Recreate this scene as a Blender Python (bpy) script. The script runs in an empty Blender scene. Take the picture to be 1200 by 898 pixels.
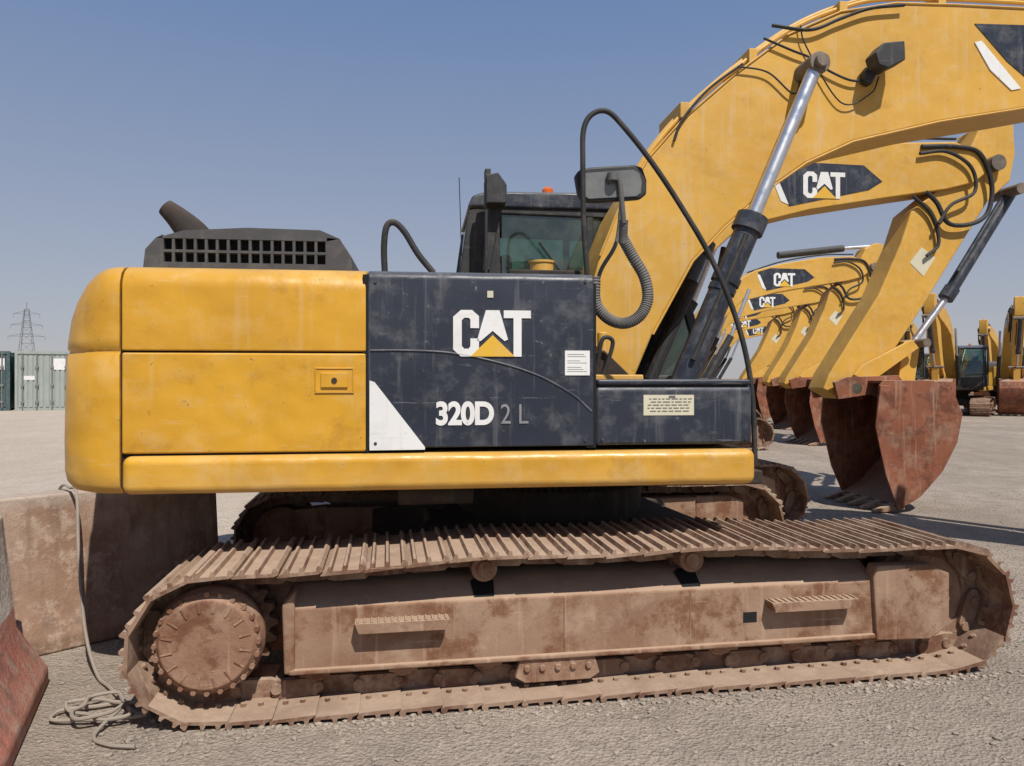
import bpy, bmesh, math, random
import numpy as np
from mathutils import Vector, Matrix
random.seed(7); np.random.seed(7)
R=math.radians
scene=bpy.context.scene
H=1.6; FPX=873.0; HY=443.0

# ------------------------------------------------------------ materials
def newmat(name):
    m=bpy.data.materials.new(name); m.use_nodes=True
    nt=m.node_tree; nt.nodes.clear()
    return m,nt
class N:
    def __init__(s,nt): s.nt=nt
    def n(s,t,**k):
        nd=s.nt.nodes.new(t)
        for a,b in k.items(): setattr(nd,a,b)
        return nd
    def l(s,a,b): s.nt.links.new(a,b)
    def noise(s,vec,scale,detail=4,rough=.6,dist=0):
        nd=s.n('ShaderNodeTexNoise'); nd.inputs['Scale'].default_value=scale; nd.inputs['Detail'].default_value=detail
        nd.inputs['Roughness'].default_value=rough; nd.inputs['Distortion'].default_value=dist
        s.l(vec,nd.inputs['Vector']); return nd.outputs['Fac']
    def mapr(s,v,a,b,c=0,d=1):
        nd=s.n('ShaderNodeMapRange'); nd.inputs[1].default_value=a; nd.inputs[2].default_value=b
        nd.inputs[3].default_value=c; nd.inputs[4].default_value=d; s.l(v,nd.inputs[0]); return nd.outputs[0]
    def math(s,op,a,b):
        nd=s.n('ShaderNodeMath',operation=op)
        for i,x in enumerate((a,b)):
            if isinstance(x,(int,float)): nd.inputs[i].default_value=x
            else: s.l(x,nd.inputs[i])
        return nd.outputs[0]
    def mix(s,f,a,b):
        nd=s.n('ShaderNodeMix',data_type='RGBA')
        for i,x in ((0,f),(6,a),(7,b)):
            if isinstance(x,(int,float)): nd.inputs[i].default_value=x
            elif isinstance(x,tuple): nd.inputs[i].default_value=(x[0],x[1],x[2],1)
            else: s.l(x,nd.inputs[i])
        return nd.outputs[2]
    def coords(s,rand=True):
        tc=s.n('ShaderNodeTexCoord').outputs['Object']
        if not rand: return tc
        oi=s.n('ShaderNodeObjectInfo').outputs['Random']
        va=s.n('ShaderNodeVectorMath',operation='ADD'); s.l(tc,va.inputs[0])
        sc=s.math('MULTIPLY',oi,37.0); s.l(sc,va.inputs[1]); return va.outputs[0]
    def mapping(s,v,scale):
        m=s.n('ShaderNodeMapping'); m.inputs['Scale'].default_value=scale; s.l(v,m.inputs['Vector']); return m.outputs[0]
    def up(s):
        g=s.n('ShaderNodeNewGeometry').outputs['Normal']
        x=s.n('ShaderNodeSeparateXYZ'); s.l(g,x.inputs[0]); return x.outputs[2]
    def finish(s,col,rough,metal=0,bump=None,bstr=.3,bdist=.01,spec=.5):
        p=s.n('ShaderNodeBsdfPrincipled'); o=s.n('ShaderNodeOutputMaterial')
        if isinstance(col,tuple): p.inputs['Base Color'].default_value=(*col,1)
        else: s.l(col,p.inputs['Base Color'])
        if isinstance(rough,(int,float)): p.inputs['Roughness'].default_value=rough
        else: s.l(rough,p.inputs['Roughness'])
        p.inputs['Metallic'].default_value=metal
        p.inputs['Specular IOR Level'].default_value=spec
        if bump is not None:
            b=s.n('ShaderNodeBump'); b.inputs['Strength'].default_value=bstr; b.inputs['Distance'].default_value=bdist
            s.l(bump,b.inputs['Height']); s.l(b.outputs[0],p.inputs['Normal'])
        s.l(p.outputs[0],o.inputs[0]); return p

def paint(name,base,base2,dust,amt=.5,rough=.4,chip=(.1,.06,.04),chipamt=.5,upamt=.7,dent=.25,spec=.4,rust=None,grit=.02,scratch=.6,midscale=6,rl=.50,ra=.85,streak=.7,lowz=None,midb=.10):
    m,nt=newmat(name); q=N(nt); v=q.coords()
    big=q.noise(v,1.3,3); mid=q.noise(v,midscale,6,.68); st=q.noise(q.mapping(v,(13,13,.8)),1.6,4,.6)
    fine=q.noise(v,24,6,.72); scr=q.noise(q.mapping(v,(1.4,1.4,18)),2.2,6,.68)
    col=q.mix(q.mapr(big,.38,.62),base,base2)
    if rust: col=q.mix(q.mapr(q.noise(v,3.3,6,.72),rl,rl+.09,0,ra),col,rust)
    dm=q.math('MULTIPLY',q.mapr(mid,.50,.74),amt)
    sm=q.math('MULTIPLY',q.mapr(st,.57,.72),amt*streak)
    cm=q.math('MULTIPLY',q.mapr(scr,.64,.665),amt*scratch)
    col=q.mix(dm,col,dust); col=q.mix(sm,col,dust); col=q.mix(cm,col,dust)
    col=q.mix(q.math('MULTIPLY',q.mapr(fine,.66,.69),chipamt),col,chip)
    if lowz: # road dirt splashed on the lower body (height in machine space)
        tz=q.n('ShaderNodeSeparateXYZ'); q.l(q.n('ShaderNodeTexCoord').outputs['Object'],tz.inputs[0])
        lz=q.math('ADD',tz.outputs[2],q.math('MULTIPLY',mid,-.35))
        col=q.mix(q.mapr(lz,lowz[0],lowz[1],lowz[2],0),col,dust)
    u=q.math('MULTIPLY',q.mapr(q.up(),.45,.95),upamt); col=q.mix(u,col,dust)
    r=q.mapr(q.math('ADD',dm,q.math('MULTIPLY',mid,.5)),.1,.8,rough,rough+.35)
    h=q.math('ADD',big,q.math('ADD',q.math('MULTIPLY',mid,midb),q.math('MULTIPLY',fine,grit)))
    q.finish(col,r,0,h,dent,.12,spec); return m

M={}
M['yel']=paint('paint_yellow',(.62,.325,.022),(.53,.270,.020),(.58,.40,.17),.40,.30,(.11,.065,.03),.7,.35,.5,.5,rust=(.40,.195,.024),rl=.56,ra=.5,scratch=.9,lowz=(.83,1.05,.40),midb=.04,grit=.006)
M['yel2']=paint('paint_yellow_faded',(.62,.35,.055),(.55,.305,.048),(.56,.41,.22),.45,.46,(.16,.09,.045),.75,.4,.22,.4,rust=(.44,.235,.045),rl=.57,ra=.5,streak=1.1,midscale=9,midb=.05)
M['navy']=paint('paint_navy_black',(.020,.025,.038),(.028,.034,.048),(.17,.17,.175),.45,.33,(.32,.32,.32),.4,.55,.25,.4,scratch=1.1,streak=.9,midb=.04)
M['blk']=paint('plastic_black',(.022,.023,.025),(.034,.034,.036),(.16,.14,.12),.4,.5,(.1,.1,.1),.2,.5,.05)
M['hood']=paint('hood_plastic_grey',(.050,.050,.053),(.065,.065,.067),(.17,.155,.135),.5,.5,(.1,.1,.1),.2,.55,.1)
M['dark']=paint('grimy_steel_dark',(.022,.018,.015),(.035,.027,.022),(.12,.09,.065),.5,.8,(.1,.06,.04),.3,.4,.1)
M['white']=paint('decal_white',(.74,.74,.72),(.68,.68,.66),(.45,.42,.38),.35,.5,(.10,.10,.11),.6,0,0)
M['dyel']=paint('decal_yellow',(.70,.42,.03),(.66,.38,.03),(.5,.42,.3),.3,.5,(.15,.15,.16),.3,0,0)
M['cream']=paint('sticker_cream',(.62,.58,.42),(.56,.53,.40),(.4,.36,.3),.3,.5,(.3,.3,.3),.2,0,0)
M['track']=paint('track_steel_dusty',(.190,.112,.075),(.29,.195,.135),(.46,.345,.255),.8,.85,(.09,.04,.024),.9,.6,.35,.2,(.14,.066,.040),.08)
M['frame']=paint('track_frame_dusty',(.215,.118,.074),(.32,.21,.143),(.44,.32,.23),.7,.8,(.10,.045,.026),.9,.75,.4,.2,(.165,.072,.038),.08,midscale=4,streak=.9)
M['rust']=paint('rusty_hub',(.20,.098,.060),(.29,.175,.118),(.42,.30,.21),.75,.85,(.09,.038,.022),.8,.5,.4,.2,(.145,.062,.035),.08)
M['bucket']=paint('bucket_rust_red',(.19,.065,.036),(.26,.10,.055),(.40,.29,.21),.5,.65,(.07,.03,.02),.7,.6,.3,.25,(.12,.045,.027),midscale=5,streak=1.0)
M['hose']=paint('rubber_hose',(.018,.018,.019),(.028,.028,.028),(.15,.13,.11),.4,.6,(.1,.1,.1),.1,.4,0)
M['ghose']=paint('corrugated_hose_grey',(.085,.085,.08),(.12,.115,.108),(.3,.27,.22),.5,.6,(.1,.1,.1),.1,.4,0)
M['rope']=paint('rope_fibre',(.25,.215,.18),(.34,.29,.24),(.3,.25,.2),.5,.9,(.1,.1,.1),.1,0,0)
def chrome():
    m,nt=newmat('chrome_rod'); q=N(nt); v=q.coords(); n=q.noise(v,14,6)
    q.finish(q.mix(q.mapr(n,.45,.75,0,.6),(.62,.63,.66),(.42,.38,.33)),q.mapr(n,.3,.7,.22,.5),.85); return m
M['chrome']=chrome()
def simple(name,c,r=.5,metal=0):
    m,nt=newmat(name); q=N(nt); v=q.coords(); n=q.noise(v,9,3)
    q.finish(q.mix(q.mapr(n,.35,.7),c,tuple(x*.7 for x in c)),r,metal); return m
M['orange']=simple('beacon_orange',(.75,.16,.02),.25)
M['line']=simple('sticker_print',(.16,.16,.17),.6)
M['suffix']=simple('worn_decal_grey',(.24,.24,.25),.6)
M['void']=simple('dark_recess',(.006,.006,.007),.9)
M['mirrorglass']=simple('mirror_glass',(.22,.22,.21),.3,.3)
def glass():
    m,nt=newmat('cab_glass'); q=N(nt); v=q.coords()
    t=q.n('ShaderNodeBsdfTransparent'); t.inputs[0].default_value=(.52,.68,.60,1)
    g=q.n('ShaderNodeBsdfGlossy'); g.inputs['Roughness'].default_value=.04; g.inputs[0].default_value=(.9,.95,.95,1)
    d=q.n('ShaderNodeBsdfDiffuse'); d.inputs[0].default_value=(.26,.30,.25,1)
    lw=q.n('ShaderNodeLayerWeight'); lw.inputs[0].default_value=.35
    a=q.n('ShaderNodeMixShader'); q.l(q.mapr(lw.outputs['Fresnel'],0,1,.06,.8),a.inputs[0]); q.l(t.outputs[0],a.inputs[1]); q.l(g.outputs[0],a.inputs[2])
    b=q.n('ShaderNodeMixShader'); q.l(q.mapr(q.noise(v,3,5,.7),.4,.75,.04,.28),b.inputs[0]); q.l(a.outputs[0],b.inputs[1]); q.l(d.outputs[0],b.inputs[2])
    o=q.n('ShaderNodeOutputMaterial'); q.l(b.outputs[0],o.inputs[0]); return m
M['glass']=glass()
def ground_mat(name,c1,c2,c3):
    m,nt=newmat(name); q=N(nt); v=q.coords(False)
    a=q.noise(v,.45,5,.6); a2=q.noise(q.mapping(v,(1,.35,1)),.9,5,.65); b=q.noise(v,3.2,6,.68); c=q.noise(v,40,5,.7)
    vo=q.n('ShaderNodeTexVoronoi'); vo.inputs['Scale'].default_value=60; q.l(v,vo.inputs['Vector'])
    col=q.mix(q.mapr(a,.38,.62),c1,c2); col=q.mix(q.mapr(a2,.48,.62,0,.5),col,c3); col=q.mix(q.mapr(b,.45,.66,0,.7),col,c3)
    bw=q.n('ShaderNodeRGBToBW'); q.l(vo.outputs['Color'],bw.inputs[0])
    col=q.mix(q.mapr(bw.outputs[0],.2,.8,0,.42),col,tuple(x*.55 for x in c1))
    col=q.mix(q.mapr(c,.55,.70,0,.55),col,tuple(min(1,x*1.3) for x in c2))
    h=q.math('ADD',q.math('MULTIPLY',vo.outputs['Distance'],.6),q.math('ADD',q.math('MULTIPLY',c,.9),q.math('MULTIPLY',b,2.2)))
    q.finish(col,1.0,0,h,.9,.022,.05); return m
M['ground']=ground_mat('gravel_ground_mat',(.36,.302,.246),(.45,.38,.31),(.27,.226,.186))
M['sand']=ground_mat('pale_sand_mat',(.54,.45,.36),(.58,.50,.41),(.47,.39,.31))
def barrier_mat(name,red):
    m,nt=newmat(name); q=N(nt); v=q.coords(False)
    a=q.noise(v,2,5,.6); b=q.noise(v,9,6,.72); st=q.noise(q.mapping(v,(9,9,.8)),1.5,4,.6)
    x=q.n('ShaderNodeSeparateXYZ'); q.l(v,x.inputs[0])
    zz=q.math('ADD',x.outputs[2],q.math('MULTIPLY',a,.10))
    if red: col=q.mix(q.mapr(zz,.47,.485),(.44,.18,.13),(.62,.55,.48))
    else: col=q.mix(q.mapr(a,.4,.6),(.25,.155,.105),(.34,.24,.175))
    col=q.mix(q.mapr(b,.50,.60,0,.7),col,(.42,.32,.25)); col=q.mix(q.mapr(st,.5,.66,0,.6 if red else .85),col,(.19,.125,.09))
    col=q.mix(q.mapr(a,.45,.7,0,.4),col,(.40,.31,.245))
    col=q.mix(q.mapr(x.outputs[2],.80,.9,0,.6),col,(.46,.40,.35))
    q.finish(col,.9,0,q.math('ADD',b,q.math('MULTIPLY',a,.6)),.7,.02,.2); return m
M['barA']=barrier_mat('barrier_concrete_brown',False); M['barB']=barrier_mat('barrier_concrete_red_white',True)
M['cont']=paint('container_grey_green',(.27,.31,.28),(.30,.34,.31),(.40,.40,.36),.5,.6,(.2,.1,.05),.5,.3,.05)
M['cont2']=paint('container_dark_green',(.04,.085,.085),(.06,.10,.10),(.25,.25,.22),.4,.6,(.2,.1,.05),.5,.3,.05)
M['galv']=simple('galvanised_steel',(.25,.25,.26),.6,.3)
M['pin']=paint('greasy_pin_steel',(.10,.085,.07),(.16,.13,.10),(.35,.27,.2),.6,.6,(.05,.04,.03),.5,.4,.2)
M['stone']=paint('stones_mat',(.33,.28,.23),(.23,.195,.16),(.42,.36,.29),.6,.95,(.1,.09,.08),.3,.3,0,.1)
M['seat']=simple('seat_fabric',(.03,.03,.033),.8)

# ------------------------------------------------------------ mesh builder
class Fr:
    """vertical side-elevation planes of a machine: s along, w across, z up"""
    def __init__(s,ox,oy,yaw):
        s.o=(ox,oy); s.a=(math.cos(R(yaw)),math.sin(R(yaw))); s.n=(-s.a[1],s.a[0]); s.yaw=R(yaw)
    def T(s,u,v,w):
        rx=(u-600)/FPX; rz=-(v-HY)/FPX
        t=(w+s.o[0]*s.n[0]+s.o[1]*s.n[1])/(rx*s.n[0]+s.n[1])
        px,py=t*rx,t
        return ((px-s.o[0])*s.a[0]+(py-s.o[1])*s.a[1], H+t*rz)
    def P(s,u,v,w):
        a,z=s.T(u,v,w); return (a,w,z)
    def L(s,pts,w): return [s.T(u,v,w) for u,v in pts]
class MB:
    def __init__(s): s.v=[]; s.f=[]
    def add(s,vs,fs):
        k=len(s.v); s.v+= [tuple(x) for x in vs]; s.f+=[tuple(i+k for i in f) for f in fs]; return s
    def box(s,a,b,c,d,e,f):
        return s.add([(a,c,e),(b,c,e),(b,d,e),(a,d,e),(a,c,f),(b,c,f),(b,d,f),(a,d,f)],
          [(0,3,2,1),(4,5,6,7),(0,1,5,4),(1,2,6,5),(2,3,7,6),(3,0,4,7)])
    def prism(s,pts,w0,w1):
        n=len(pts); vs=[(x,w0,z) for x,z in pts]+[(x,w1,z) for x,z in pts]
        return s.add(vs,[tuple(range(n)),tuple(range(2*n-1,n-1,-1))]+[(i,(i+1)%n,(i+1)%n+n,i+n) for i in range(n)])
    def sect(s,pts,s0,s1):
        n=len(pts); vs=[(s0,w,z) for w,z in pts]+[(s1,w,z) for w,z in pts]
        return s.add(vs,[tuple(range(n)),tuple(range(2*n-1,n-1,-1))]+[(i,(i+1)%n,(i+1)%n+n,i+n) for i in range(n)])
    def tube(s,pts,r,n=12,smooth=False):
        P=[Vector(p) for p in pts]
        if smooth: P=catmull(P)
        m=len(P); rs=r if isinstance(r,(list,tuple)) else [r]*m
        t0=(P[1]-P[0]).normalized(); up=Vector((0,0,1)) if abs(t0.z)<.9 else Vector((1,0,0))
        nrm=t0.cross(up).normalized(); vs=[]
        for i in range(m):
            t=(P[min(i+1,m-1)]-P[max(i-1,0)]).normalized()
            nrm=(nrm-t*nrm.dot(t)).normalized(); b=t.cross(nrm)
            for k in range(n):
                a=2*math.pi*k/n; vs.append(P[i]+(nrm*math.cos(a)+b*math.sin(a))*rs[i])
        fs=[(i*n+k,i*n+(k+1)%n,(i+1)*n+(k+1)%n,(i+1)*n+k) for i in range(m-1) for k in range(n)]
        fs+=[tuple(range(n)),tuple(range(m*n-1,(m-1)*n-1,-1))]
        return s.add(vs,fs)
    def disc(s,cs,cz,r,w0,w1,n=32,r1=None):
        return s.tube([(cs,w0,cz),(cs,w1,cz)],[r,r1 or r],n)
    def obj(s,name,mat,parent=None,bevel=0,seg=3,ang=35):
        me=bpy.data.meshes.new(name); me.from_pydata(s.v,[],s.f); me.update()
        bm=bmesh.new(); bm.from_mesh(me); bmesh.ops.recalc_face_normals(bm,faces=bm.faces[:])
        for f in bm.faces: f.smooth=True
        bm.to_mesh(me); bm.free()
        if not bevel: me.set_sharp_from_angle(angle=R(ang))
        me.materials.append(M[mat]); ob=bpy.data.objects.new(name,me); scene.collection.objects.link(ob)
        if parent: ob.parent=parent
        if bevel:
            b=ob.modifiers.new('b','BEVEL'); b.width=bevel; b.segments=seg; b.limit_method='ANGLE'; b.angle_limit=R(30); b.harden_normals=True
        return ob
def catmull(P,k=8):
    Q=[P[0]*2-P[1]]+P+[P[-1]*2-P[-2]]; out=[]
    for i in range(1,len(Q)-2):
        a,b,c,d=Q[i-1:i+3]
        for j in range(k):
            t=j/k; out.append(.5*((2*b)+(c-a)*t+(2*a-5*b+4*c-d)*t*t+(3*b-a-3*c+d)*t**3))
    out.append(P[-1]); return out
def empty(name,loc=(0,0,0),rz=0):
    e=bpy.data.objects.new(name,None); scene.collection.objects.link(e); e.location=loc; e.rotation_euler=(0,0,rz); e.empty_display_size=.3; return e
def text(name,body,s,w,z,size,mat,parent,off=0.0,sx=1.0,space=1.0):
    cu=bpy.data.curves.new(name,'FONT'); cu.body=body; cu.size=size; cu.offset=off; cu.extrude=.0012; cu.space_character=space
    tmp=bpy.data.objects.new(name,cu); scene.collection.objects.link(tmp)
    dg=bpy.context.evaluated_depsgraph_get(); me=bpy.data.meshes.new_from_object(tmp.evaluated_get(dg)); bpy.data.objects.remove(tmp)
    ob=bpy.data.objects.new(name,me); me.materials.clear(); me.materials.append(M[mat]); scene.collection.objects.link(ob)
    ob.parent=parent; ob.location=(s,w,z); ob.rotation_euler=(R(90),0,0); ob.scale=(sx,1,1); return ob
def logo(parent,s,w,z,width,pre=''):
    k=width/91.0
    C=[(9,54),(22,54),(30,47),(30,33),(20,33),(20,43),(18,45),(13,45),(10,42),(10,12),(13,9),(18,9),(20,12),(20,21),(30,21),(30,7),(22,0),(9,0),(0,8),(0,46)]
    A=[(38,54),(54,54),(64,20),(60,18),(46,30),(32,18),(27.5,18)]
    Tt=[(59,54),(91,54),(91,45),(80,45),(80,0),(70.5,0),(70.5,45),(59,45)]
    mb=MB()
    for pl in (C,A,Tt): mb.prism([(s+x*k,z+y*k) for x,y in pl],w-.003,w+.001)
    mb.obj(pre+'logo_letters','white',parent)
    MB().prism([(s+20*k,z),(s+72*k,z),(s+46*k,z+25*k)],w-.005,w+.001).obj(pre+'logo_triangle','dyel',parent)

# ------------------------------------------------------------ main excavator
OX,OY=.25,5.2
F=Fr(OX,OY,7.0); FT=Fr(OX,OY,9.5)
ex=empty('excavator',(OX,OY,0),R(7.0))
WN=-1.35
S=lambda u,w=WN:F.T(u,443,w)[0]
ZB,ZR,ZM,ZT=1.035,1.228,1.727,2.148

prof=[(ZT,128,.11),(ZT-.012,122,.06),(ZT-.04,114,.025),(ZT-.09,104,.003),(ZT-.17,92,.0),(ZT-.26,84,0),(ZM+.06,80,0),(ZM+.016,79,0),(ZM+.006,80.5,.010),(ZM-.006,80.5,.010),(ZM-.016,78.5,0),(1.5,76,0),(1.3,75,0),(1.14,75.5,0),(1.085,78,.004),(1.05,84,.02),(ZB,95,.06)]
def cw_ring(z,u,ins):
    v=HY-(z-H)*230
    sr=F.T(u,v,-1.14)[0]-.03; sf=S(141)-.004
    W=1.35-ins; rc=.36; rs=min(rc,sf-sr-.02); pts=[(sf,-W)]
    for k in range(11):
        a=R(90)*k/10
        pts.append((sr+rs-rs*math.sin(a), -W+rc-rc*math.cos(a)))
    bul=.13
    for k in range(1,12):
        w=-W+rc+(2*W-2*rc)*k/12; pts.append((sr-bul*math.sin(math.pi*k/12),w))
    for k in range(10,-1,-1):
        a=R(90)*k/10
        pts.append((sr+rs-rs*math.sin(a), W-rc+rc*math.cos(a)))
    pts.append((sf,W)); return [(x,y,z) for x,y in pts]
rings=[cw_ring(*p) for p in prof]; n=len(rings[0]); mb=MB()
mb.add([p for r in rings for p in r],[(i*n+k,i*n+(k+1)%n,(i+1)*n+(k+1)%n,(i+1)*n+k) for i in range(len(rings)-1) for k in range(n)]+[tuple(range(n)),tuple(range(len(rings)*n-1,(len(rings)-1)*n-1,-1))])
mb.obj('counterweight','yel',ex,ang=50)

def topsec(w0,z0,z1,r,depth=.5):
    p=[(w0,z0),(w0,z1-r)]
    for k in range(1,9):
        a=R(90)*k/8; p.append((w0+r-r*math.cos(a),z1-r+r*math.sin(a)))
    p+=[(w0+depth,z1),(w0+depth,z0)]; return p
mir=lambda p:[(-a,b) for a,b in p]
g=.005
MB().sect(topsec(WN,ZM+g,ZT,.11,1.35),S(141)+g,S(430)-g).obj('engine_cover_upper','yel',ex,.008)
MB().sect([(WN,ZR+g),(WN,ZM-g),(WN+.2,ZM-g),(WN+.2,ZR+g)],S(141)+g,S(430)-g).obj('engine_door','yel',ex,.01)
MB().sect(mir(topsec(WN,ZR+g,ZT,.11,1.349)),S(141)+g,S(430)-g).obj('engine_cover_far','yel',ex,.008)
MB().box(S(141)-.02,S(430)+.02,-1.33,1.33,ZB+.04,ZT-.13).obj('engine_core','void',ex)
MB().box(S(141)+g,S(885),WN-.022,WN+.25,ZB,ZR-g).obj('side_rail','yel',ex,.045,5)
MB().box(S(141)+g,S(885),-WN-.25,-WN+.022,ZB,ZR-g).obj('side_rail_far','yel',ex,.045,5)
MB().box(S(141),S(875),-1.15,1.15,ZB+.02,ZR-.01).box(S(697),S(960),.3,1.3,ZB+.05,ZR+.02).obj('main_deck','dark',ex,.01)
MB().sect(topsec(WN+.002,ZR+.02,ZT-.008,.045,.85),S(430)+g,S(697)-g).obj('pump_compartment','navy',ex,.008)
MB().sect(topsec(WN+.004,ZR+.02,1.57,.05,.72),S(697)+g,S(882)).obj('tool_box','navy',ex,.02)
MB().box(S(700),S(880),-1.352,-.66,1.562,1.592).obj('tool_box_lid','navy',ex,.012)
MB().box(S(430),S(560),-.5,1.33,ZR,ZT-.03).obj('tank_body','yel2',ex,.02)
MB().box(S(425),S(430)+.006,-1.345,-1.2,ZR,ZT-.03).obj('panel_gap','void',ex)
MB().box(S(688),S(697)+.01,-1.34,-.66,ZR+.01,ZT-.06).obj('panel_gap_front','void',ex)
cr=[F.P(u,v,WN+.002) for u,v in [(434,411),(480,411),(530,414),(580,424),(630,440),(670,462),(693,482)]]
MB().tube(cr,.006,8,True).obj('panel_crease','navy',ex)
z0=F.T(576,418,WN)[1]; logo(ex,S(531),WN-.0005,z0,S(622)-S(531))
st=F.L([(433,446),(439,448),(498,524),(498,527),(433,528)],WN)
MB().prism(st,WN-.002,WN+.003).obj('white_stripe','white',ex)
zt=F.T(540,497,WN)[1]
text('model_text','320D',S(510),WN-.001,zt,.158,'white',ex,.006,.87,.95)
text('model_text_suffix','2 L',S(586),WN-.001,zt,.145,'suffix',ex,.0,.8,1.0)
def rectd(name,u0,u1,v0,v1,w,mat,th=.003):
    a,z1=F.T(u0,v0,w); b,_=F.T(u1,v0,w); _,z0=F.T(u0,v1,w)
    MB().box(a,b,w-th,w+.002,z0,z1).obj(name,mat,ex); return a,b,z0,z1
a,b,c,d=rectd('paper_sticker',662,691,411,440,WN,'white')
mb=MB()
for k in range(9):
    if k in (2,5): continue
    mb.box(a+.012,b-.012-.06*random.random(),WN-.0045,WN-.002,d-.02-k*.011,d-.0185-k*.011)
mb.obj('sticker_print','line',ex)
a,b,c,d=rectd('arabic_plate',754,813,463,487,WN+.004,'cream')
mb=MB()
for k in range(5):
    x=a+.02+.02*random.random()
    while x<b-.03:
        l=.01+.03*random.random(); mb.box(x,min(x+l,b-.012),WN-.0015,WN+.0,d-.022-k*.016,d-.0185-k*.016); x+=l+.008
mb.box((a+b)/2+.0,(a+b)/2+.035,WN-.0015,WN,d-.014,d-.004)
mb.obj('plate_print','line',ex)
rectd('hood_small_tag',571,578,341,349,WN,'cream')
zc=F.T(392,446,WN)[1]; a,b=S(369),S(415)
mb=MB(); t=.007
mb.box(a,b,WN-.008,WN+.01,zc+.056,zc+.056+t).box(a,b,WN-.008,WN+.01,zc-.056-t,zc-.056).box(a,a+t,WN-.008,WN+.01,zc-.056,zc+.056).box(b-t,b,WN-.008,WN+.01,zc-.056,zc+.056)
mb.box(a+.03,b-.03,WN-.014,WN+.01,zc-.035,zc+.038); mb.obj('latch_frame','yel',ex,.003)
MB().box(a+t,b-t,WN-.003,WN+.01,zc-.055,zc+.055).obj('latch_recess','yel',ex)
MB().disc((a+b)/2,zc,.014,WN-.019,WN,16).obj('latch_lock','dark',ex)
mb=MB()
for u,v in [(440,330),(686,330),(440,520),(686,516),(706,515),(874,515)]:
    q=F.T(u,v,WN); mb.disc(q[0],q[1],.008,WN-.005,WN+.004,8)
mb.obj('panel_bolts','navy',ex)

# engine hood with louvre
wh=-1.0
hp=F.L([(166,316),(170,292),(182,279),(215,270),(290,267),(375,270),(398,280),(411,300),(414,316)],wh)
hp[0]=(hp[0][0],ZT-.03); hp[-1]=(hp[-1][0],ZT-.03)
MB().prism(hp,wh+.05,.55).obj('engine_hood','hood',ex,.035,4)
hx=lambda u:F.T(u,290,wh)[0]; hz=lambda v:F.T(290,v,wh)[1]
mb=MB()
mb.prism([hp[0],hp[1],hp[2],(hx(190),hz(277)),(hx(190),ZT-.03)],wh,wh+.06)
mb.prism([(hx(383),ZT-.03),(hx(383),hz(277)),hp[6],hp[7],hp[8]],wh,wh+.06)
mb.prism([hp[2],hp[3],hp[4],hp[5],hp[6],(hx(383),hz(281)),(hx(190),hz(281))],wh,wh+.06)
mb.box(hx(190),hx(383),wh,wh+.03,ZT-.03,hz(308.5))
mb.box(hx(190),hx(383),wh+.001,wh+.03,hz(297),hz(294))
for k in range(16):
    u=190+193*k/15; mb.box(hx(u-1.6),hx(u+1.6),wh+.002,wh+.028,ZT-.02,hz(279))
mb.obj('hood_louvre','hood',ex)
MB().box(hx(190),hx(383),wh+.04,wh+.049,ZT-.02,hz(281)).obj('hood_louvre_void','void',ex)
pts=catmull([Vector(F.P(u,v,-.6)) for u,v in [(236,290),(224,272),(210,257),(194,243)]],6)
MB().tube(pts,[.105-.055*i/(len(pts)-1) for i in range(len(pts))],18).obj('exhaust_pipe','dark',ex,ang=60)
MB().tube([F.P(u,v,-.95) for u,v in [(451,322),(450,290),(453,266),(462,261),(474,272),(490,298),(508,320)]],.018,10,True).obj('breather_hose','hose',ex)
q=F.T(635,306,-.95)
MB().tube([(q[0],-.95,2.12),(q[0],-.95,2.25)],.068,20).tube([(q[0],-.95,2.25),(q[0],-.95,2.262)],.075,20).obj('filler_cap','yel2',ex)
MB().box(S(600),S(690),-1.2,-.6,ZT-.02,ZT+.03).obj('tank_top_step','dark',ex,.01)
# cab
c0,c1=.38,1.34
mb=MB()
for w0,w1 in ((c0,c0+.05),(c1-.05,c1)):
    mb.prism([(-.62,1.25),(-.62,2.2),(-.53,2.84),(-.42,2.9),(-.30,2.9),(-.26,1.25)],w0,w1)
    mb.prism([(-.3,2.82),(-.3,2.92),(.75,2.93),(.98,2.86),(.95,2.80)],w0,w1)
    mb.prism([(-.3,1.25),(-.3,1.62),(1.25,1.62),(1.25,1.25)],w0,w1)
    mb.prism([(.90,2.86),(.98,2.86),(1.25,1.95),(1.25,1.5),(1.17,1.5),(1.17,1.95)],w0,w1)
    mb.prism([(.36,1.6),(.36,2.86),(.42,2.86),(.42,1.6)],w0+.004,w1-.004)
mb.box(-.62,-.56,c0+.05,c1-.05,1.25,2.2).box(1.19,1.24,c0+.05,c1-.05,1.25,1.62)
mb.obj('cab_frame','blk',ex,.015)
MB().prism([(-.54,2.86),(-.5,2.95),(-.4,2.985),(.7,3.0),(.95,2.93),(1.0,2.87),(.95,2.86)],c0-.02,c1+.02).obj('cab_roof','navy',ex,.025)
MB().prism([(-.28,1.6),(-.28,2.84),(.93,2.84),(1.19,1.93),(1.19,1.6)],c0+.02,c0+.026).prism([(-.28,1.6),(-.28,2.84),(.93,2.84),(1.19,1.93),(1.19,1.6)],c1-.026,c1-.02)\
  .prism([(.955,2.84),(1.225,1.93),(1.225,1.6),(1.219,1.6),(1.219,1.93),(.949,2.84)],c0+.05,c1-.05).prism([(-.6,2.2),(-.52,2.84),(-.514,2.84),(-.594,2.2)],c0+.05,c1-.05).obj('cab_glass','glass',ex)
MB().box(-.1,.45,.6,1.1,1.5,1.68).prism([(-.2,1.6),(-.28,2.35),(-.16,2.38),(-.05,1.6)],.6,1.1).box(-.26,-.16,.72,.98,2.36,2.58).obj('cab_seat','seat',ex,.04)
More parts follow.
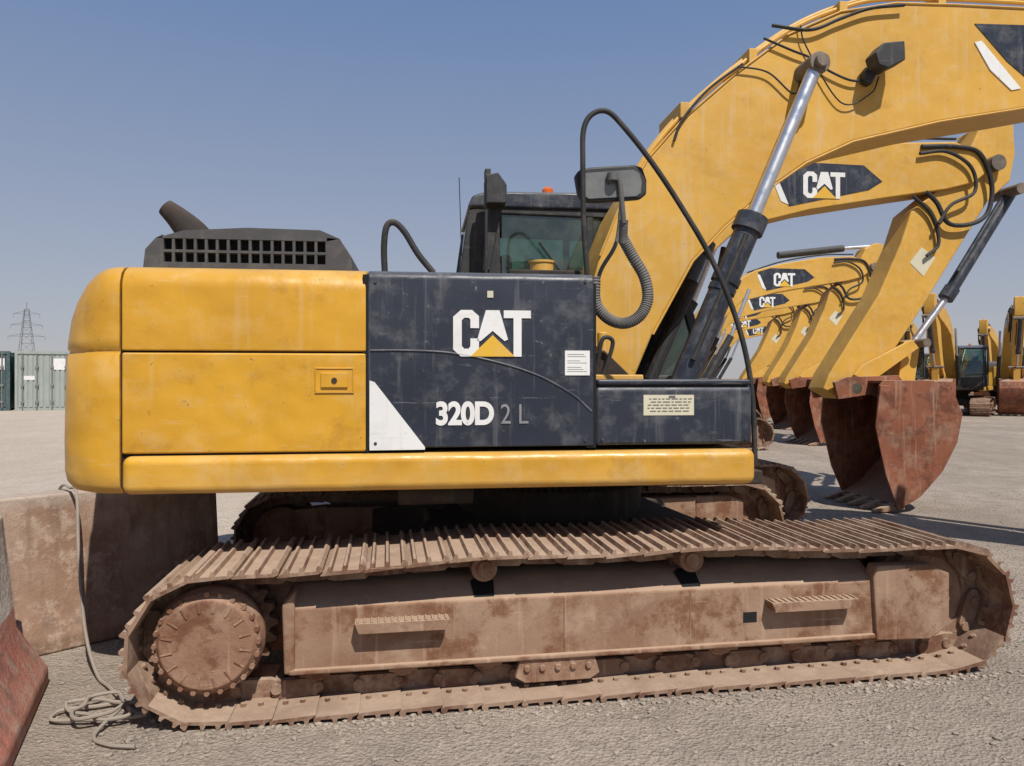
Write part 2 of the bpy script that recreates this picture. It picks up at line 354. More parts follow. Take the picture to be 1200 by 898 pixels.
MB().box(.8,.88,.45,.62,1.95,2.15).tube([(.84,.55,1.5),(.84,.55,1.96)],.02,8).tube([(.6,.6,1.6),(.66,.6,1.95)],.02,8).tube([(.0,.372,2.62),(.2,.372,2.35),(.28,.372,2.3)],.008,6).obj('cab_console','blk',ex,.01)
MB().box(-.55,1.2,c0+.04,c1-.04,1.2,1.28).obj('cab_floor','dark',ex)
q=F.T(647,229,.5); MB().tube([(q[0],.7,2.99),(q[0],.7,3.03)],.05,16).obj('beacon_base','blk',ex)
MB().tube([(q[0],.7,3.03),(q[0],.7,3.09),(q[0],.7,3.11)],[.045,.045,.025],16).obj('beacon_lamp','orange',ex)
mb=MB(); mb.box(F.T(568,0,.1)[0],F.T(571.5,0,.1)[0],.08,.12,2.3,3.02)
p=F.L([(569,207),(583,204),(593,218),(593,240),(569,240)],.1); mb.prism(p,.05,.25).prism(F.L([(568,198),(575,198),(575,210),(568,210)],.1),.08,.16)
mb.prism(F.L([(572,240),(590,240),(582,272),(574,318),(566,318)],.2),.18,.3)
mb.obj('camera_bracket','blk',ex,.01)
MB().tube([F.P(541,300,.5),F.P(538,208,.5)],.004,6).obj('antenna','blk',ex)
MB().tube([F.P(u,v,-1.28) for u,v in [(688,322),(684,260),(683,190),(684,152),(694,134),(712,131),(732,150),(765,192),(800,245),(832,300),(858,360),(874,415),(882,470),(885,545)]],.0145,12,True).obj('access_hose_rail','hose',ex)
mp=F.L([(673,207),(678,200),(690,197),(742,194),(752,197),(757,212),(757,228),(750,234),(700,238),(684,237),(677,230)],-1.22)
MB().prism(mp,-1.24,-1.19).obj('mirror_housing','blk',ex,.014,4)
mp2=F.L([(680,209),(685,203),(742,199),(749,203),(752,213),(751,226),(746,230),(690,233),(682,228)],-1.245)
MB().prism(mp2,-1.246,-1.238).obj('mirror_face','mirrorglass',ex)
MB().tube([F.P(u,v,-1.262) for u,v in [(713,214),(720,206),(726,214),(729,240),(731,262)]],.014,10,True).tube([F.P(731,258,-1.25),F.P(730,285,-1.22)],.024,12).tube([F.P(718,212,-1.27),F.P(718,203,-1.27)],.03,14).obj('mirror_arm','ghose',ex)
pts=catmull([Vector(F.P(u,v,-1.15)) for u,v in [(730,280),(741,300),(755,325),(759,350),(750,370),(732,379),(712,373),(698,354),(697,325)]],26)
MB().tube(pts,[.031+.0025*math.sin(i*2.1) for i in range(len(pts))],14).obj('corrugated_hose','ghose',ex)
MB().tube([F.P(u,v,-.95) for u,v in [(697,360),(703,320),(722,285),(728,240)]],.012,8,True).obj('mirror_stay','ghose',ex)

# boom of the main machine
wb=-.27
bp=F.L([(700,450),(740,452),(765,392),(812,306),(850,266),(895,226),(945,191),(1000,166),(1100,143),(1200,127),(1330,104),(1392,82),(1415,62),(1412,40),(1385,28),(1200,10),(1120,6),(1050,4),(985,14),(925,40),(860,88),(800,140),(760,185),(725,245),(703,300),(690,350),(686,420)],wb)
MB().prism(bp,wb,.27).obj('boom','yel2',ex,.02)
def offs(pl): return [(a,wb-.002,z) for a,z in pl]
mb=MB(); mb.tube(offs(bp[2:12]),.008,6); mb.tube(offs(bp[14:25]),.008,6); mb.obj('boom_weld_seam','yel2',ex)
dp=F.L([(1142,28),(1210,30),(1300,42),(1290,96),(1222,108),(1180,72)],wb-.002)
MB().prism(dp,wb-.005,wb).obj('boom_decal','navy',ex)
MB().prism(F.L([(1142,50),(1150,48),(1196,104),(1185,106),(1160,82)],wb-.003),wb-.007,wb).obj('boom_decal_stripe','white',ex)
text('boom_brand_text','CAT',F.T(1222,90,wb)[0],wb-.008,F.T(1222,92,wb)[1],.3,'white',ex,.012)
mb=MB()
for dw,dv,r in ((-.2,-6,.016),(-.13,-9,.016),(.1,-7,.016),(.18,-7,.016)):
    mb.tube([F.P(u,v+dv,dw) for u,v in [(742,215),(765,180),(800,140),(860,88),(925,42),(985,16),(1050,5),(1200,10),(1380,28)]],r,8,True)
mb.obj('boom_pipes','yel2',ex)
mb=MB()
mb.tube([F.P(u,v,-.30) for u,v in [(895,45),(930,60),(950,68),(975,85),(1005,95),(1028,80)]],.008,6,True)
mb.tube([F.P(u,v,-.31) for u,v in [(905,30),(950,35),(985,22),(1020,10),(1060,6)]],.012,6,True)
mb.tube([F.P(u,v,-.30) for u,v in [(865,78),(900,85),(930,110),(940,90),(956,78)]],.006,6,True)
mb.tube([F.P(u,v,-.30) for u,v in [(938,30),(945,55),(985,120),(1020,110),(1030,90)]],.005,6,True)
mb.tube([F.P(u,v,-.29) for u,v in [(790,165),(800,140),(830,105),(870,75)]],.010,6,True)
mb.obj('boom_cables','hose',ex)
lp=F.L([(1020,66),(1030,54),(1054,52),(1055,74),(1035,84),(1024,80)],-.4)
MB().prism(lp,-.46,-.33).prism(F.L([(1012,84),(1024,74),(1030,80),(1020,100),(1012,96)],-.32),-.34,-.27).obj('work_light','blk',ex,.01)
mb=MB()
for u,v in [(800,135),(880,72),(985,17),(1100,6)]:
    q=F.T(u,v,-.2); mb.box(q[0]-.03,q[0]+.03,-.24,.22,q[1]-.03,q[1]+.075)
mb.obj('pipe_clamps','yel2',ex,.005)
MB().tube([F.P(975,-30,0),F.P(1230,-12,0)],.085,18).obj('stick_cylinder_barrel','blk',ex)
MB().tube([F.P(1230,-12,0),F.P(1395,5,0)],.045,14).obj('stick_cylinder_rod','chrome',ex)
for sgn,nm in ((-1,''),(1,'_far')):
    k=lambda u,v:(F.T(u,v,-.44)[0],.44*sgn,F.T(u,v,-.44)[1])
    base,top,eye=k(797,455),k(879,262),k(957,76)
    A=Vector(base);B=Vector(top);E=Vector(eye); d=(B-A).normalized()
    MB().tube([A-d*.1,B],.082,20).tube([B-d*.06,B+d*.05],.105,20).tube([A+d*.75,A+d*.80],.095,20).tube([B-d*.5,B-d*.46],.09,20).obj('lift_cylinder_barrel'+nm,'navy',ex)
    MB().tube([B,E],.047,16).obj('lift_cylinder_rod'+nm,'chrome',ex)
    MB().tube([(E.x,.26*sgn,E.z),(E.x,.49*sgn,E.z)],.072,20).tube([(E.x,.49*sgn,E.z),(E.x,.53*sgn,E.z)],.045,16).obj('lift_cylinder_pin'+nm,'pin',ex,.006)
    MB().tube([A+d*.2+Vector((-.03,-.1*1,.0)),B-d*.1+Vector((-.03,-.1,.0))],.018,8).obj('lift_cylinder_pipe'+nm,'hose',ex)
MB().prism([(.05,1.1),(.0,1.72),(.3,1.78),(.75,1.35),(1.15,1.3),(1.2,1.1)],-.42,-.34).prism([(.05,1.1),(.0,1.72),(.3,1.78),(.75,1.35),(1.15,1.3),(1.2,1.1)],.30,.36).obj('boom_foot_bracket','dark',ex,.01)
MB().tube([F.P(u,v,-.05) for u,v in [(798,440),(818,390),(838,335),(848,290)]],.02,8,True).tube([F.P(u,v,-.5) for u,v in [(700,455),(712,425),(718,400),(706,398),(700,430)]],.014,8,True).tube([F.P(u,v,.15) for u,v in [(762,445),(790,380),(812,330)]],.045,10).obj('boom_base_hoses','hose',ex)
MB().tube([(.3,-.36,1.25),(.3,-.36,1.9)],.035,10).box(.1,.5,-.62,-.46,1.22,1.62).obj('swing_motor_cover','yel2',ex,.01)

# ------------------------------------------------------------ tracks
WO=-1.54; wc=-1.19; Rr=.36
sl=FT.T(130,757,WO)[0]+Rr+.02; sr_=FT.T(1194,712,WO)[0]-Rr
def loop():
    P=[]
    for k in range(60): P.append((sl+(sr_-sl)*k/60,0))
    for k in range(30):
        a=R(-90+180*k/30); P.append((sr_+Rr*math.cos(a),Rr+Rr*math.sin(a)))
    for k in range(80):
        t=k/80; sag=.05*math.sin(math.pi*t)-.02*(1-math.cos(2*math.pi*t*3))*.5
        P.append((sr_+(sl-sr_)*t,2*Rr+sag))
    for k in range(30):
        a=R(90+180*k/30); P.append((sl+Rr*math.cos(a),Rr+Rr*math.sin(a)))
    return P
LP=loop(); seg=[math.dist(LP[i],LP[(i+1)%len(LP)]) for i in range(len(LP))]; tot=sum(seg)
def at(d):
    d%=tot; i=0
    while d>seg[i]: d-=seg[i]; i+=1
    a,b=LP[i],LP[(i+1)%len(LP)]; t=d/seg[i]; return (a[0]+(b[0]-a[0])*t,a[1]+(b[1]-a[1])*t)
NS=51; pit=tot/NS
def build_track():
    sh=MB(); ln=MB(); hw=.35
    for i in range(NS):
        p0=at(i*pit-pit/2); p1=at(i*pit+pit/2)
        t=Vector((p1[0]-p0[0],p1[1]-p0[1])).normalized()
        ja=random.uniform(-.03,.03); t=Vector((t.x*math.cos(ja)-t.y*math.sin(ja),t.x*math.sin(ja)+t.y*math.cos(ja)))
        nn=Vector((t.y,-t.x)); jit=random.uniform(-.008,.008)
        def X(a,b): return ((p0[0]+p1[0])/2+t.x*a+nn.x*b,(p0[1]+p1[1])/2+t.y*a+nn.y*b)
        h=pit/2-.003; hh=pit/2+.012
        sh.prism([X(-h,-.024),X(-h,-.010),X(-h+.014,.004),X(-h+.024,.004),X(-h+.032,-.020),X(-.012,-.020),X(-.006,.002),X(.006,.002),X(.014,-.020),X(h-.040,-.020),X(h-.034,.0),X(h-.022,.0),X(h-.014,-.022),X(h,-.028),X(hh,-.036),X(hh,-.041),X(-h+.02,-.034)],wc-hw+jit,wc+hw+jit)
        for wo in (-.10,.10):
            w=wc+wo; k=.012 if i%2 else -.012
            ln.prism([X(-h-.02,-.05),X(-h-.03,-.085),X(-h+.01,-.125),X(h-.03,-.125),X(h+.02,-.11),X(h+.03,-.07),X(h-.01,-.036),X(-h+.02,-.036)],w-.018+k,w+.018+k)
        q=X(-h,-.085); ln.disc(q[0],q[1],.026,wc-.14,wc+.14,10)
        for aa in (-.045,.035):
            q0=X(aa,-.033); q1=X(aa,-.052)
            for wo in (-.19,.19): ln.tube([(q0[0],wc+wo,q0[1]),(q1[0],wc+wo,q1[1])],.014,6)
    return sh,ln
sh,ln=build_track()
und=[]
def T_(name,mbx,mat,bev=0,seg=2):
    o=mbx.obj(name,mat,ex,bev,seg); o.rotation_euler=(0,0,R(2.5)); und.append(o); return o
T_('track_shoes',sh,'track'); T_('track_chain',ln,'track')
s340,s1030=FT.T(338,740,-1.42)[0],FT.T(1028,720,-1.42)[0]
ZC,ZTP=.50,.575
T_('track_frame',MB().sect([(-1.42,.20),(-1.42,ZC),(-1.27,ZTP),(-.95,ZTP),(-.95,.20)],s340,s1030),'frame',.012)
mb=MB()
mb.prism([(s340-.02,.19),(s340-.03,.52),(s340+.03,.585),(s340+.03,.19)],-1.432,-.95)
gp=[(s1030-.04,.52),(s1030-.02,.585),(s1030+.30,.58),(s1030+.42,.53),(s1030+.42,.24),(s1030+.30,.17),(s1030-.02,.18)]
mb.prism(gp,-1.45,-1.36).prism(gp,-1.02,-.95)
mb.box(s340,s1030,-1.437,-1.38,.185,.215)
T_('track_frame_guards',mb,'frame',.012)
mb=MB()
for k in (2,3): x=s340+(s1030-s340)*k/4.6; mb.tube([(x,-1.419,.22),(x,-1.419,ZC-.01),(x,-1.275,ZTP-.002)],.004,6)
T_('frame_weld_beads',mb,'frame')
mb=MB()
for u0,u1,v in ((415,527,737),(905,1007,712)):
    a,z=FT.T(u0,v,-1.5); b,_=FT.T(u1,v,-1.5)
    mb.prism([(a,z+.022),(a+.02,z-.03),(b-.02,z-.03),(b,z+.022)],-1.50,-1.42)
    for k in range(14): x=a+(b-a)*(k+.5)/14; mb.box(x-.006,x+.006,-1.497,-1.43,z+.022,z+.029)
T_('frame_steps',mb,'frame',.006)
a,z=FT.T(871,724,-1.42); T_('frame_slot_shade',MB().box(a,a+.075,-1.423,-1.40,z-.025,z+.028),'void')  # black block on the solid beam face, its colour stands in for hole shade
a,_=FT.T(605,800,-1.45); b,_=FT.T(705,800,-1.45)
mb=MB().prism([(a,.10),(a+.03,.20),(b-.03,.20),(b,.10),(b-.05,.07),(a+.05,.07)],-1.42,-1.38)
for k in range(5): x=a+.06+k*(b-a-.12)/4; mb.disc(x,.145,.018,-1.435,-1.42,8)
T_('track_guide_guard',mb,'frame',.006)
mb=MB()
for k in range(8):
    x=s340+.12+(s1030-s340+.1)*k/7.6
    mb.disc(x,.19,.075,-1.34,-1.04,18).disc(x,.19,.045,-1.40,-1.0,14).box(x-.07,x+.07,-1.41,-1.36,.165,.215)
T_('track_rollers',mb,'rust',.006)
mb=MB()
for u,v in ((568,663),(812,655)):
    a,_=FT.T(u,v,-1.40); z=.645
    mb.disc(a,z,.066,-1.39,-1.05,22).disc(a,z,.04,-1.405,-1.39,16).box(a-.05,a+.05,-1.2,-1.1,.55,z)
T_('carrier_rollers',mb,'rust',.006)
mb=MB(); nv=Vector((-(ZTP-ZC),0,.15)).normalized()
for u in (568,812):
    a,_=FT.T(u,690,-1.42)
    P=lambda s_,f:(s_,-1.42+.15*f-.003*abs(nv.x)-.002,ZC+(ZTP-ZC)*f+.003)
    mb.add([P(a-.05,.12),P(a+.05,.12),P(a+.06,.8),P(a+.03,.97),P(a-.03,.97),P(a-.06,.8)],[(0,1,2,3,4,5)])
T_('frame_opening_shade',mb,'void')  # flat black polygons on the uncut chamfer, painted as the openings' inner shade
cz=.37; cs=sl+.005
mb=MB(); nT=21; pl=[]
for k in range(nT*4):
    a=2*math.pi*k/(nT*4); r=.285 if k%4 in (0,1) else .245; pl.append((cs+r*math.cos(a),cz+r*math.sin(a)))
mb.prism(pl,wc-.03,wc+.03); T_('drive_sprocket',mb,'track',.004)
mb=MB(); mb.disc(cs,cz,.215,-1.36,-.98,40).disc(cs,cz,.25,-1.405,-1.36,40).disc(cs,cz,.235,-1.45,-1.405,40,.25).disc(cs,cz,.205,-1.478,-1.45,40,.228)
T_('final_drive_hub',mb,'rust',.006)
mb=MB()
for k in range(24):
    a=2*math.pi*k/24; mb.disc(cs+.229*math.cos(a),cz+.229*math.sin(a),.013,-1.466,-1.43,6)
for k in range(16):
    a=2*math.pi*(k+.5)/16; c_,s_=math.cos(a),math.sin(a)
    mb.tube([(cs+.15*c_,-1.477,cz+.15*s_),(cs+.2*c_,-1.475,cz+.2*s_)],.007,6)
T_('hub_bolts',mb,'rust')
mb=MB(); mb.disc(sr_,.36,.265,wc-.09,wc+.09,36).disc(sr_,.36,.29,wc-.035,wc+.035,36).disc(sr_,.36,.10,wc-.16,wc+.16,20); T_('front_idler',mb,'rust',.01)
T_('frame_rear_bracket',MB().prism([(s340-.3,.48),(s340-.25,.56),(s340,.58),(s340,.2),(s340-.2,.2)],-1.12,-.98),'frame',.01)
near=list(und)
for o in near:
    me=o.data.copy()
    for v in me.vertices: v.co.y=-v.co.y
    me.flip_normals()
    d=bpy.data.objects.new(o.name+'_far',me); scene.collection.objects.link(d); d.parent=ex; d.rotation_euler=o.rotation_euler
    for m in o.modifiers:
        b=d.modifiers.new('b','BEVEL'); b.width=m.width; b.segments=m.segments; b.limit_method='ANGLE'; b.angle_limit=m.angle_limit; b.harden_normals=True
    und.append(d)
mb=MB(); mb.box(-.85,.85,-.98,.98,.42,.68)
for a in (-1,1):
    for b in (-1,1):
        mb.add([(a*.3,b*.3,.42),(a*.7,b*.0,.42),(a*1.25,b*1.0,.36),(a*.8,b*1.0,.36),(a*.3,b*.3,.75),(a*.7,b*0,.75),(a*1.25,b*1.0,.55),(a*.8,b*1.0,.55)],[(0,1,2,3),(4,5,6,7),(0,1,5,4),(1,2,6,5),(2,3,7,6),(3,0,4,7)])
T_('car_body',mb,'dark',.02)
mb=MB(); pl=[]
for k in range(180):
    a=2*math.pi*k/180; r=.70 if k%2 else .66; pl.append((r*math.cos(a),r*math.sin(a)))
mb.add([(x,y,.90) for x,y in pl]+[(x,y,.98) for x,y in pl],[tuple(range(180)),tuple(range(359,179,-1))]+[(i,(i+1)%180,(i+1)%180+180,i+180) for i in range(180)])
mb.tube([(0,0,.97),(0,0,1.06)],.74,48).tube([(0,0,.6),(0,0,.9)],.64,40); T_('swing_ring',mb,'dark')
MB().box(-1.6,-.8,-.9,.9,.97,1.06).box(.5,1.1,-1.0,-.4,.98,1.06).tube([(-1.0,-1.1,.99),(-.6,-1.1,.99)],.07,12).obj('belly_plates','dark',ex,.01)

# ------------------------------------------------------------ second excavator arm set
F2=Fr(.6,8.9,7.0)
house=[o for o in ex.children if not any(k in o.name for k in ('boom','lift_cyl','stick_cyl','work_light','pipe_clamps','mirror','access_hose','corrug','breather','model_text','logo','paper','arabic','plate_print','sticker_print','hub_bolts','hood_small','antenna','weld_beads','panel_bolts'))]
ex2=empty('excavator',(.6,8.9,0),R(7.0))
w2=-.25
arm=[]
def A_(name,mbx,mat,bev=0): o=mbx.obj(name,mat,ex2,bev); arm.append(o); return o
b2=F2.L([(672,448),(705,452),(760,378),(810,320),(868,266),(950,246),(1040,232),(1110,222),(1142,214),(1160,200),(1154,182),(1120,166),(1050,167),(960,180),(900,194),(830,232),(770,296),(705,380),(672,420)],w2)
A_('boom',MB().prism(b2,w2,.25),'yel2',.02)
dl=F2.L([(905,198),(935,190),(1012,194),(1034,213),(1018,223),(925,242),(915,232)],w2)
A_('boom_decal',MB().prism(dl,w2-.004,w2+.001),'navy')
A_('boom_decal_stripe',MB().prism(F2.L([(903,206),(909,204),(924,240),(915,236)],w2),w2-.006,w2),'white')
q=F2.T(941,232,w2); logo(ex2,q[0],w2-.004,q[1],F2.T(990,232,w2)[0]-q[0],'boom_')
arm+= [o for o in ex2.children if o not in arm]
stk=F2.L([(1148,150),(1172,138),(1188,142),(1190,180),(1184,212),(1158,236),(1118,300),(1080,362),(1042,420),(1012,456),(985,468),(965,456),(972,438),(1030,345),(1056,285),(1068,248),(1100,222),(1130,190)],-.19)
A_('stick',MB().prism(stk,-.19,.19),'yel2',.02)
A_('stick_plate_decal',MB().prism(F2.L([(1066,308),(1080,290),(1096,302),(1082,324)],-.19),-.194,-.188),'cream')
P2=lambda u,v,w:F2.P(u,v,w)
A_('stick_cylinder_barrel',MB().tube([P2(950,165,0),P2(1095,152,0)],.085,16),'blk')
A_('stick_cylinder_rod',MB().tube([P2(1095,152,0),P2(1172,148,0)],.045,12),'chrome')
A_('bucket_cylinder_barrel',MB().tube([P2(1184,226,-.0),P2(1112,344,0)],.078,16).tube([P2(1116,338,0),P2(1108,350,0)],.095,16).tube([P2(1172,236,-.10),P2(1122,318,-.10)],.02,8),'navy')
A_('bucket_cylinder_rod',MB().tube([P2(1112,344,0),P2(1070,402,0)],.042,12),'chrome')
A_('bucket_linkage',MB().prism(F2.L([(1000,440),(1010,428),(1068,398),(1076,408),(1020,448)],-.24),-.26,-.21).prism(F2.L([(1000,440),(1010,428),(1068,398),(1076,408),(1020,448)],-.24),.21,.26).prism(F2.L([(1058,400),(1078,398),(1070,455),(1050,458)],-.1),-.12,.12),'yel2',.01)
A_('arm_hoses',MB().tube([P2(u,v,-.27) for u,v in [(1085,225),(1098,238),(1112,262),(1140,262),(1158,248),(1162,215),(1148,180),(1120,172),(1080,172)]],.028,8,True).tube([P2(u,v,-.24) for u,v in [(1070,230),(1092,252),(1100,285),(1086,300)]],.022,8,True).tube([P2(u,v,-.3) for u,v in [(1078,180),(1110,178),(1138,196),(1142,225),(1115,240),(1100,262)]],.022,8,True)
  .tube([P2(u,v,-.2) for u,v in [(880,200),(960,176),(1050,163),(1120,163)]],.018,8,True),'hose')
A_('arm_pins',MB().disc(*F2.T(1150,198,0),.10,-.3,.3,18).disc(*F2.T(988,455,0),.07,-.3,.3,16).disc(*F2.T(1068,403,0),.055,-.3,.3,14).disc(*F2.T(1050,452,0),.06,-.3,.3,14).disc(*F2.T(1180,226,0),.07,-.24,.24,14),'pin')
bw=.60
back=F2.L([(1055,596),(1078,582),(1104,552),(1121,518),(1127,485),(1116,458),(1092,446),(1035,446)],-bw)
def offp(pl,d):
    out=[]
    for i,p in enumerate(pl):
        a=Vector(pl[max(i-1,0)]);b=Vector(pl[min(i+1,len(pl)-1)]); t=(b-a).normalized(); out.append((p[0]-t.y*d,p[1]+t.x*d))
    return out
inn=offp(back,.035)
A_('bucket_shell',MB().prism(back+inn[::-1],-bw,bw),'bucket',.004)
mouth=F2.L([(1030,452),(1026,500),(1040,560)],-bw)
side=back[:]+mouth
A_('bucket_sides',MB().prism(side,-bw-.02,-bw+.015).prism(side,bw-.015,bw+.02).prism(F2.L([(1030,452),(1024,500),(1036,556),(1050,596),(1060,592),(1046,550),(1036,500),(1042,452)],-bw),-bw-.035,-bw-.018),'bucket',.006)
e=F2.T(1055,594,-bw); mb=MB()
mb.box(e[0]-.10,e[0]+.06,-bw,bw,e[1]-.035,e[1]+.0)
for k in range(5):
    w=-bw+.08+k*(2*bw-.16)/4
    mb.add([(e[0]-.04,w-.06,e[1]-.06),(e[0]-.04,w+.06,e[1]-.06),(e[0]-.04,w+.06,e[1]+.03),(e[0]-.04,w-.06,e[1]+.03),(e[0]-.30,w-.03,e[1]-.075),(e[0]-.30,w+.03,e[1]-.075),(e[0]-.30,w+.03,e[1]-.05),(e[0]-.30,w-.03,e[1]-.05)],[(0,1,2,3),(4,5,6,7),(0,1,5,4),(1,2,6,5),(2,3,7,6),(3,0,4,7)])
A_('bucket_teeth',mb,'frame',.006)
ears=F2.L([(975,448),(990,442),(1050,440),(1060,452),(1040,470),(1020,462),(980,468)],-.25)
A_('bucket_ears',MB().prism(ears,-.3,-.25).prism(ears,.25,.3),'bucket',.006)
for sgn in (-1,1):
    q=lambda u,v:(F2.T(u,v,-.42)[0],.42*sgn,F2.T(u,v,-.42)[1])
    A_('lift_cylinder_barrel',MB().tube([q(770,470),q(842,345)],.08,14),'blk'); A_('lift_cylinder_rod',MB().tube([q(842,345),q(885,236)],.045,12),'chrome')

def clone(objs,parent,mat=None):
    for o in objs:
        d=o.copy(); d.parent=parent; scene.collection.objects.link(d)
        if mat is not None:
            d.matrix_basis=mat@o.matrix_basis
clone(house,ex2)
# main machine's own stick and bucket reach out beyond its boom tip, bucket on the ground
tip1=F.T(1398,56,0); tip2=F2.T(1150,198,0)
bv=[v.co.copy() for o in arm if o.name.startswith(('bucket_','stick')) and not o.name.startswith('stick_cyl') for v in o.data.vertices]
best=None
for a in range(-110,-25):
    m=Matrix.Translation((tip1[0],0,tip1[1]))@Matrix.Rotation(R(a),4,'Y')@Matrix.Translation((-tip2[0],0,-tip2[1]))
    mz=min((m@p).z for p in bv)
    if best is None or abs(mz)<best[0]: best=(abs(mz),a,m)
print('stick angle',best[:2])
clone([o for o in arm if o.name.startswith(('stick','bucket_','arm_pins')) and not o.name.startswith('stick_cyl')],ex,best[2])
def machine(x,y,yaw,tilt=0):
    e=empty('excavator',(x,y,0),R(yaw)); clone(house+arm,e); return e
for x,y,yaw in [(3.3,17.6,7),(4.7,22.6,11),(5.2,27.3,4),(6.9,32,9),(9.0,37,2),(16.6,33.0,-112),(19.6,33.2,-128),(23.1,34.8,-119),(26.8,36,-131),(19.0,41,-104),(23.5,43,-125),(30,46,-130)]:
    machine(x,y,yaw)

# ------------------------------------------------------------ ground
def sheet(name,x0,x1,y0,y1,z,mat):
    return MB().add([(x0,y0,z),(x1,y0,z),(x1,y1,z),(x0,y1,z)],[(0,1,2,3)]).obj(name,mat)
sheet('ground',-3000,3000,-800,5000,0,'ground')
MB().add([(-60,5.2,.004),(-3.6,4.6,.004),(-2.6,6.6,.004),(-1.5,14,.004),(0,30,.004),(0,60,.004),(-90,60,.004)],[tuple(range(7))]).obj('sand_road','sand')
ico=bmesh.new(); bmesh.ops.create_icosphere(ico,subdivisions=1,radius=1); iv=np.array([v.co[:] for v in ico.verts]); ifc=np.array([[v.index for v in f.verts] for f in ico.faces]); ico.free()
vs=[];fs=[]
def stone(x,d,r):
    J=iv*(1+np.random.uniform(-.25,.25,(len(iv),1)))*np.array([r*random.uniform(.8,1.4),r*random.uniform(.8,1.4),r*.65])
    a=random.random()*6.28; c,s_=math.cos(a),math.sin(a)
    J=J@np.array([[c,s_,0],[-s_,c,0],[0,0,1]])+np.array([x,d,r*.25]); fs.append(ifc+len(vs)*len(iv)); vs.append(J)
for i in range(11000):
    d=1.6+9*random.random()**1.4; x=random.uniform(-1.05,1.25)*d*.9+.2; r=.003+.012*random.random()**4
    if random.random()<.008: r*=2.2
    stone(x,d,r)
tx,ty=math.cos(R(9.5)),math.sin(R(9.5))
for i in range(1500):
    s_=random.uniform(-2.3,2.8); w_=-1.54-abs(random.gauss(0,.08)); stone(OX+s_*tx-w_*ty,OY+s_*ty+w_*tx,.003+.014*random.random()**4)
me=bpy.data.meshes.new('gravel_stones'); me.from_pydata(np.vstack(vs).tolist(),[],np.vstack(fs).tolist()); me.materials.append(M['stone'])
scene.collection.objects.link(bpy.data.objects.new('gravel_stones',me))

# ------------------------------------------------------------ barriers
def barrier(p0,p1,mat):
    L=math.dist(p0,p1); yaw=math.atan2(p1[1]-p0[1],p1[0]-p0[0])
    h=[(-.30,0),(-.30,.09),(-.16,.32),(-.10,.90),(.10,.90),(.16,.32),(.30,.09),(.30,0)]
    o=MB().sect(h,0,L).obj('concrete_barrier',mat,None,.018); o.location=(p0[0],p0[1],0); o.rotation_euler=(0,0,yaw)
barrier((-4.6,2.7),(-2.15,5.3),'barA')
barrier((-2.70,3.78),(-1.64,1.4),'barB')
barrier((-5.2,-.0),(-4.75,2.5),'barA')
rp=empty('rope')
pts=[(-2.95,4.75,.75),(-2.82,4.66,.92),(-2.70,4.55,.93),(-2.60,4.45,.90),(-2.50,4.30,.55),(-2.36,4.12,.2),(-2.2,3.95,.03),(-2.05,3.8,.02)]
c=[]
for k in range(26):
    a=k*.75; r=.16+.05*math.sin(k*1.7); c.append((-1.93+r*1.0*math.cos(a)+.03*math.sin(k),3.52+r*.75*math.sin(a),.014+.002*k))
c+=[(-1.85,3.3,.02),(-1.75,3.22,.015),(-1.62,3.2,.015)]
MB().tube(pts+c,.009,7,True).obj('rope_strand','rope',rp)

# ------------------------------------------------------------ containers & pylon
def container(x,y,yaw,mat):
    e=empty('shipping_container',(x,y,0),R(yaw)); L,Wd,Hh=6.06,2.44,2.9
    mb=MB(); n=30
    for yy,sg in ((0,1),(Wd,-1)):
        pl=[]
        for k in range(n):
            a=.1+(L-.2)*k/n; st=(L-.2)/n; pl+=[(a,yy+.05*sg),(a+st*.35,yy+.05*sg),(a+st*.5,yy+.01*sg),(a+st*.85,yy+.01*sg)]
        mb.add([(p,q,.12) for p,q in pl]+[(p,q,Hh-.1) for p,q in pl],[(i,i+1,i+1+len(pl),i+len(pl)) for i in range(len(pl)-1)])
    mb.box(.05,L-.06,.06,Wd-.06,.1,Hh-.05); mb.obj('corrugated_walls',mat,e)
    mb=MB()
    for y0 in (.12,Wd/2+.02):
        wd=Wd/2-.14
        for k in range(5): mb.box(L-.05,L-.015,y0+wd*k/5+.02,y0+wd*(k+1)/5-.05,.18,Hh-.2)
    mb.obj('door_panels',mat,e)
    mb=MB()
    for xx in (0,L-.12):
        for yy in (-.02,Wd-.1): mb.box(xx,xx+.12,yy,yy+.12,0,Hh)
    mb.box(.12,L-.12,-.01,.1,0,.14).box(.12,L-.12,-.01,.1,Hh-.12,Hh).box(L-.1,L,.1,Wd-.1,0,.14).box(L-.1,L,.1,Wd-.1,Hh-.14,Hh)
    mb.obj('container_frame',mat,e)
    mb=MB()
    for yy in (.3,.9,Wd-.9,Wd-.3):
        mb.tube([(L+.05,yy,.12),(L+.05,yy,Hh-.1)],.03,6)
        for z in (.4,1.2,2.1): mb.box(L-.02,L+.08,yy-.07,yy+.07,z,z+.09)
    mb.obj('door_lock_bars','galv',e)
    MB().box(L-.016,L-.008,Wd-.85,Wd-.2,2.0,2.55).box(L-.016,L-.008,.35,.8,1.5,1.7).obj('container_labels','white',e)
for i,m_ in enumerate(['cont','cont2','cont','cont2']): container(-26.2-2.75*i,41.5-.6*i,-68,m_)
py=empty('transmission_tower',(-215,330,0),.4)
mb=MB(); hh=32; bs=4.0; ts=.8
cor=lambda z,i:(((bs+(ts-bs)*z/hh))*(1 if i in(0,3) else -1),((bs+(ts-bs)*z/hh))*(1 if i<2 else -1),z)
zs=[0,6,12,17,21,24,27,29.5,32]
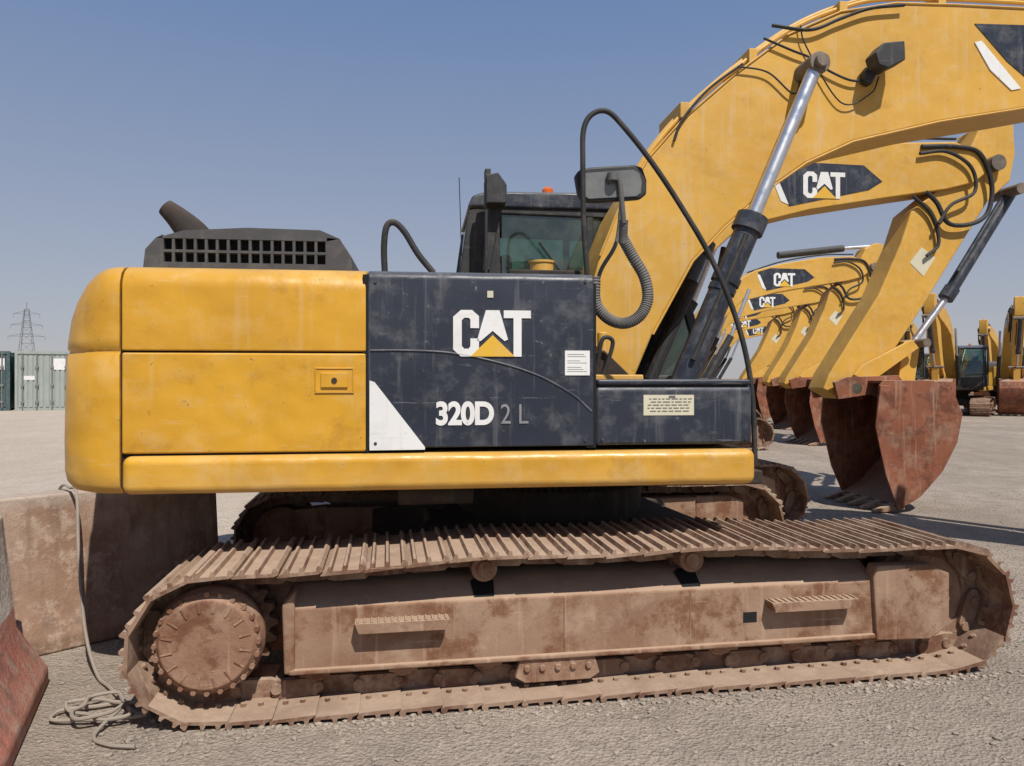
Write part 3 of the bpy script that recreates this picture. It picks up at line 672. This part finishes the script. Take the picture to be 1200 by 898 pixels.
for i in range(4):
    mb.tube([cor(0,i),cor(32,i)],.12,5)
    for a,b in zip(zs[:-1],zs[1:]): mb.tube([cor(a,i),cor(b,(i+1)%4)],.06,4); mb.tube([cor(b,i),cor(b,(i+1)%4)],.06,4)
for z,l in ((20,7),(25,6),(30,5)):
    for sg in (-1,1): mb.tube([(0,0,z+1.4),(l*sg,0,z)],.09,4); mb.tube([(0,0,z),(l*sg,0,z)],.09,4); mb.tube([(l*sg,0,z),(l*sg,0,z-1.6)],.07,4)
mb.tube([(0,0,32),(0,0,35)],.15,5); mb.obj('tower_lattice','galv',py)

# ------------------------------------------------------------ light, sky, camera
el=54; az=Vector((.40,-.9)).normalized()
sd=Vector((az.x*math.cos(R(el)),az.y*math.cos(R(el)),math.sin(R(el))))
su=bpy.data.lights.new('sun','SUN'); su.energy=4.9; su.angle=R(.5); su.color=(1,.94,.86)
so=bpy.data.objects.new('sun',su); scene.collection.objects.link(so); so.rotation_euler=sd.to_track_quat('Z','Y').to_euler()
w=bpy.data.worlds.new('World'); scene.world=w; w.use_nodes=True; nt=w.node_tree; q=N(nt)
sk=nt.nodes.new('ShaderNodeTexSky'); sk.sky_type='NISHITA'; sk.sun_disc=False; sk.sun_elevation=R(el); sk.sun_rotation=math.atan2(az.x,az.y)
sk.dust_density=2.0; sk.air_density=1.0; sk.ozone_density=1.2; sk.altitude=600
tc=q.n('ShaderNodeTexCoord'); sx=q.n('ShaderNodeSeparateXYZ'); q.l(tc.outputs['Generated'],sx.inputs[0])
gr=q.math('POWER',q.mapr(sx.outputs[2],0,.48),.8)
haze=q.mix(gr,(4.9,4.8,5.0),(1.45,2.45,4.6))
nt.nodes['Background'].inputs[1].default_value=.10
q.l(q.mix(.8,sk.outputs[0],haze),nt.nodes['Background'].inputs[0])
cam=bpy.data.cameras.new('camera'); co=bpy.data.objects.new('camera',cam); scene.collection.objects.link(co)
co.location=(0,0,H); co.rotation_euler=(R(90),0,0); cam.sensor_width=36; cam.lens=36*FPX/1200; cam.shift_y=-(449-HY)/1200; cam.clip_end=8000; cam.clip_start=.05
scene.camera=co
scene.view_settings.view_transform='Standard'; scene.view_settings.look='None'; scene.view_settings.exposure=0
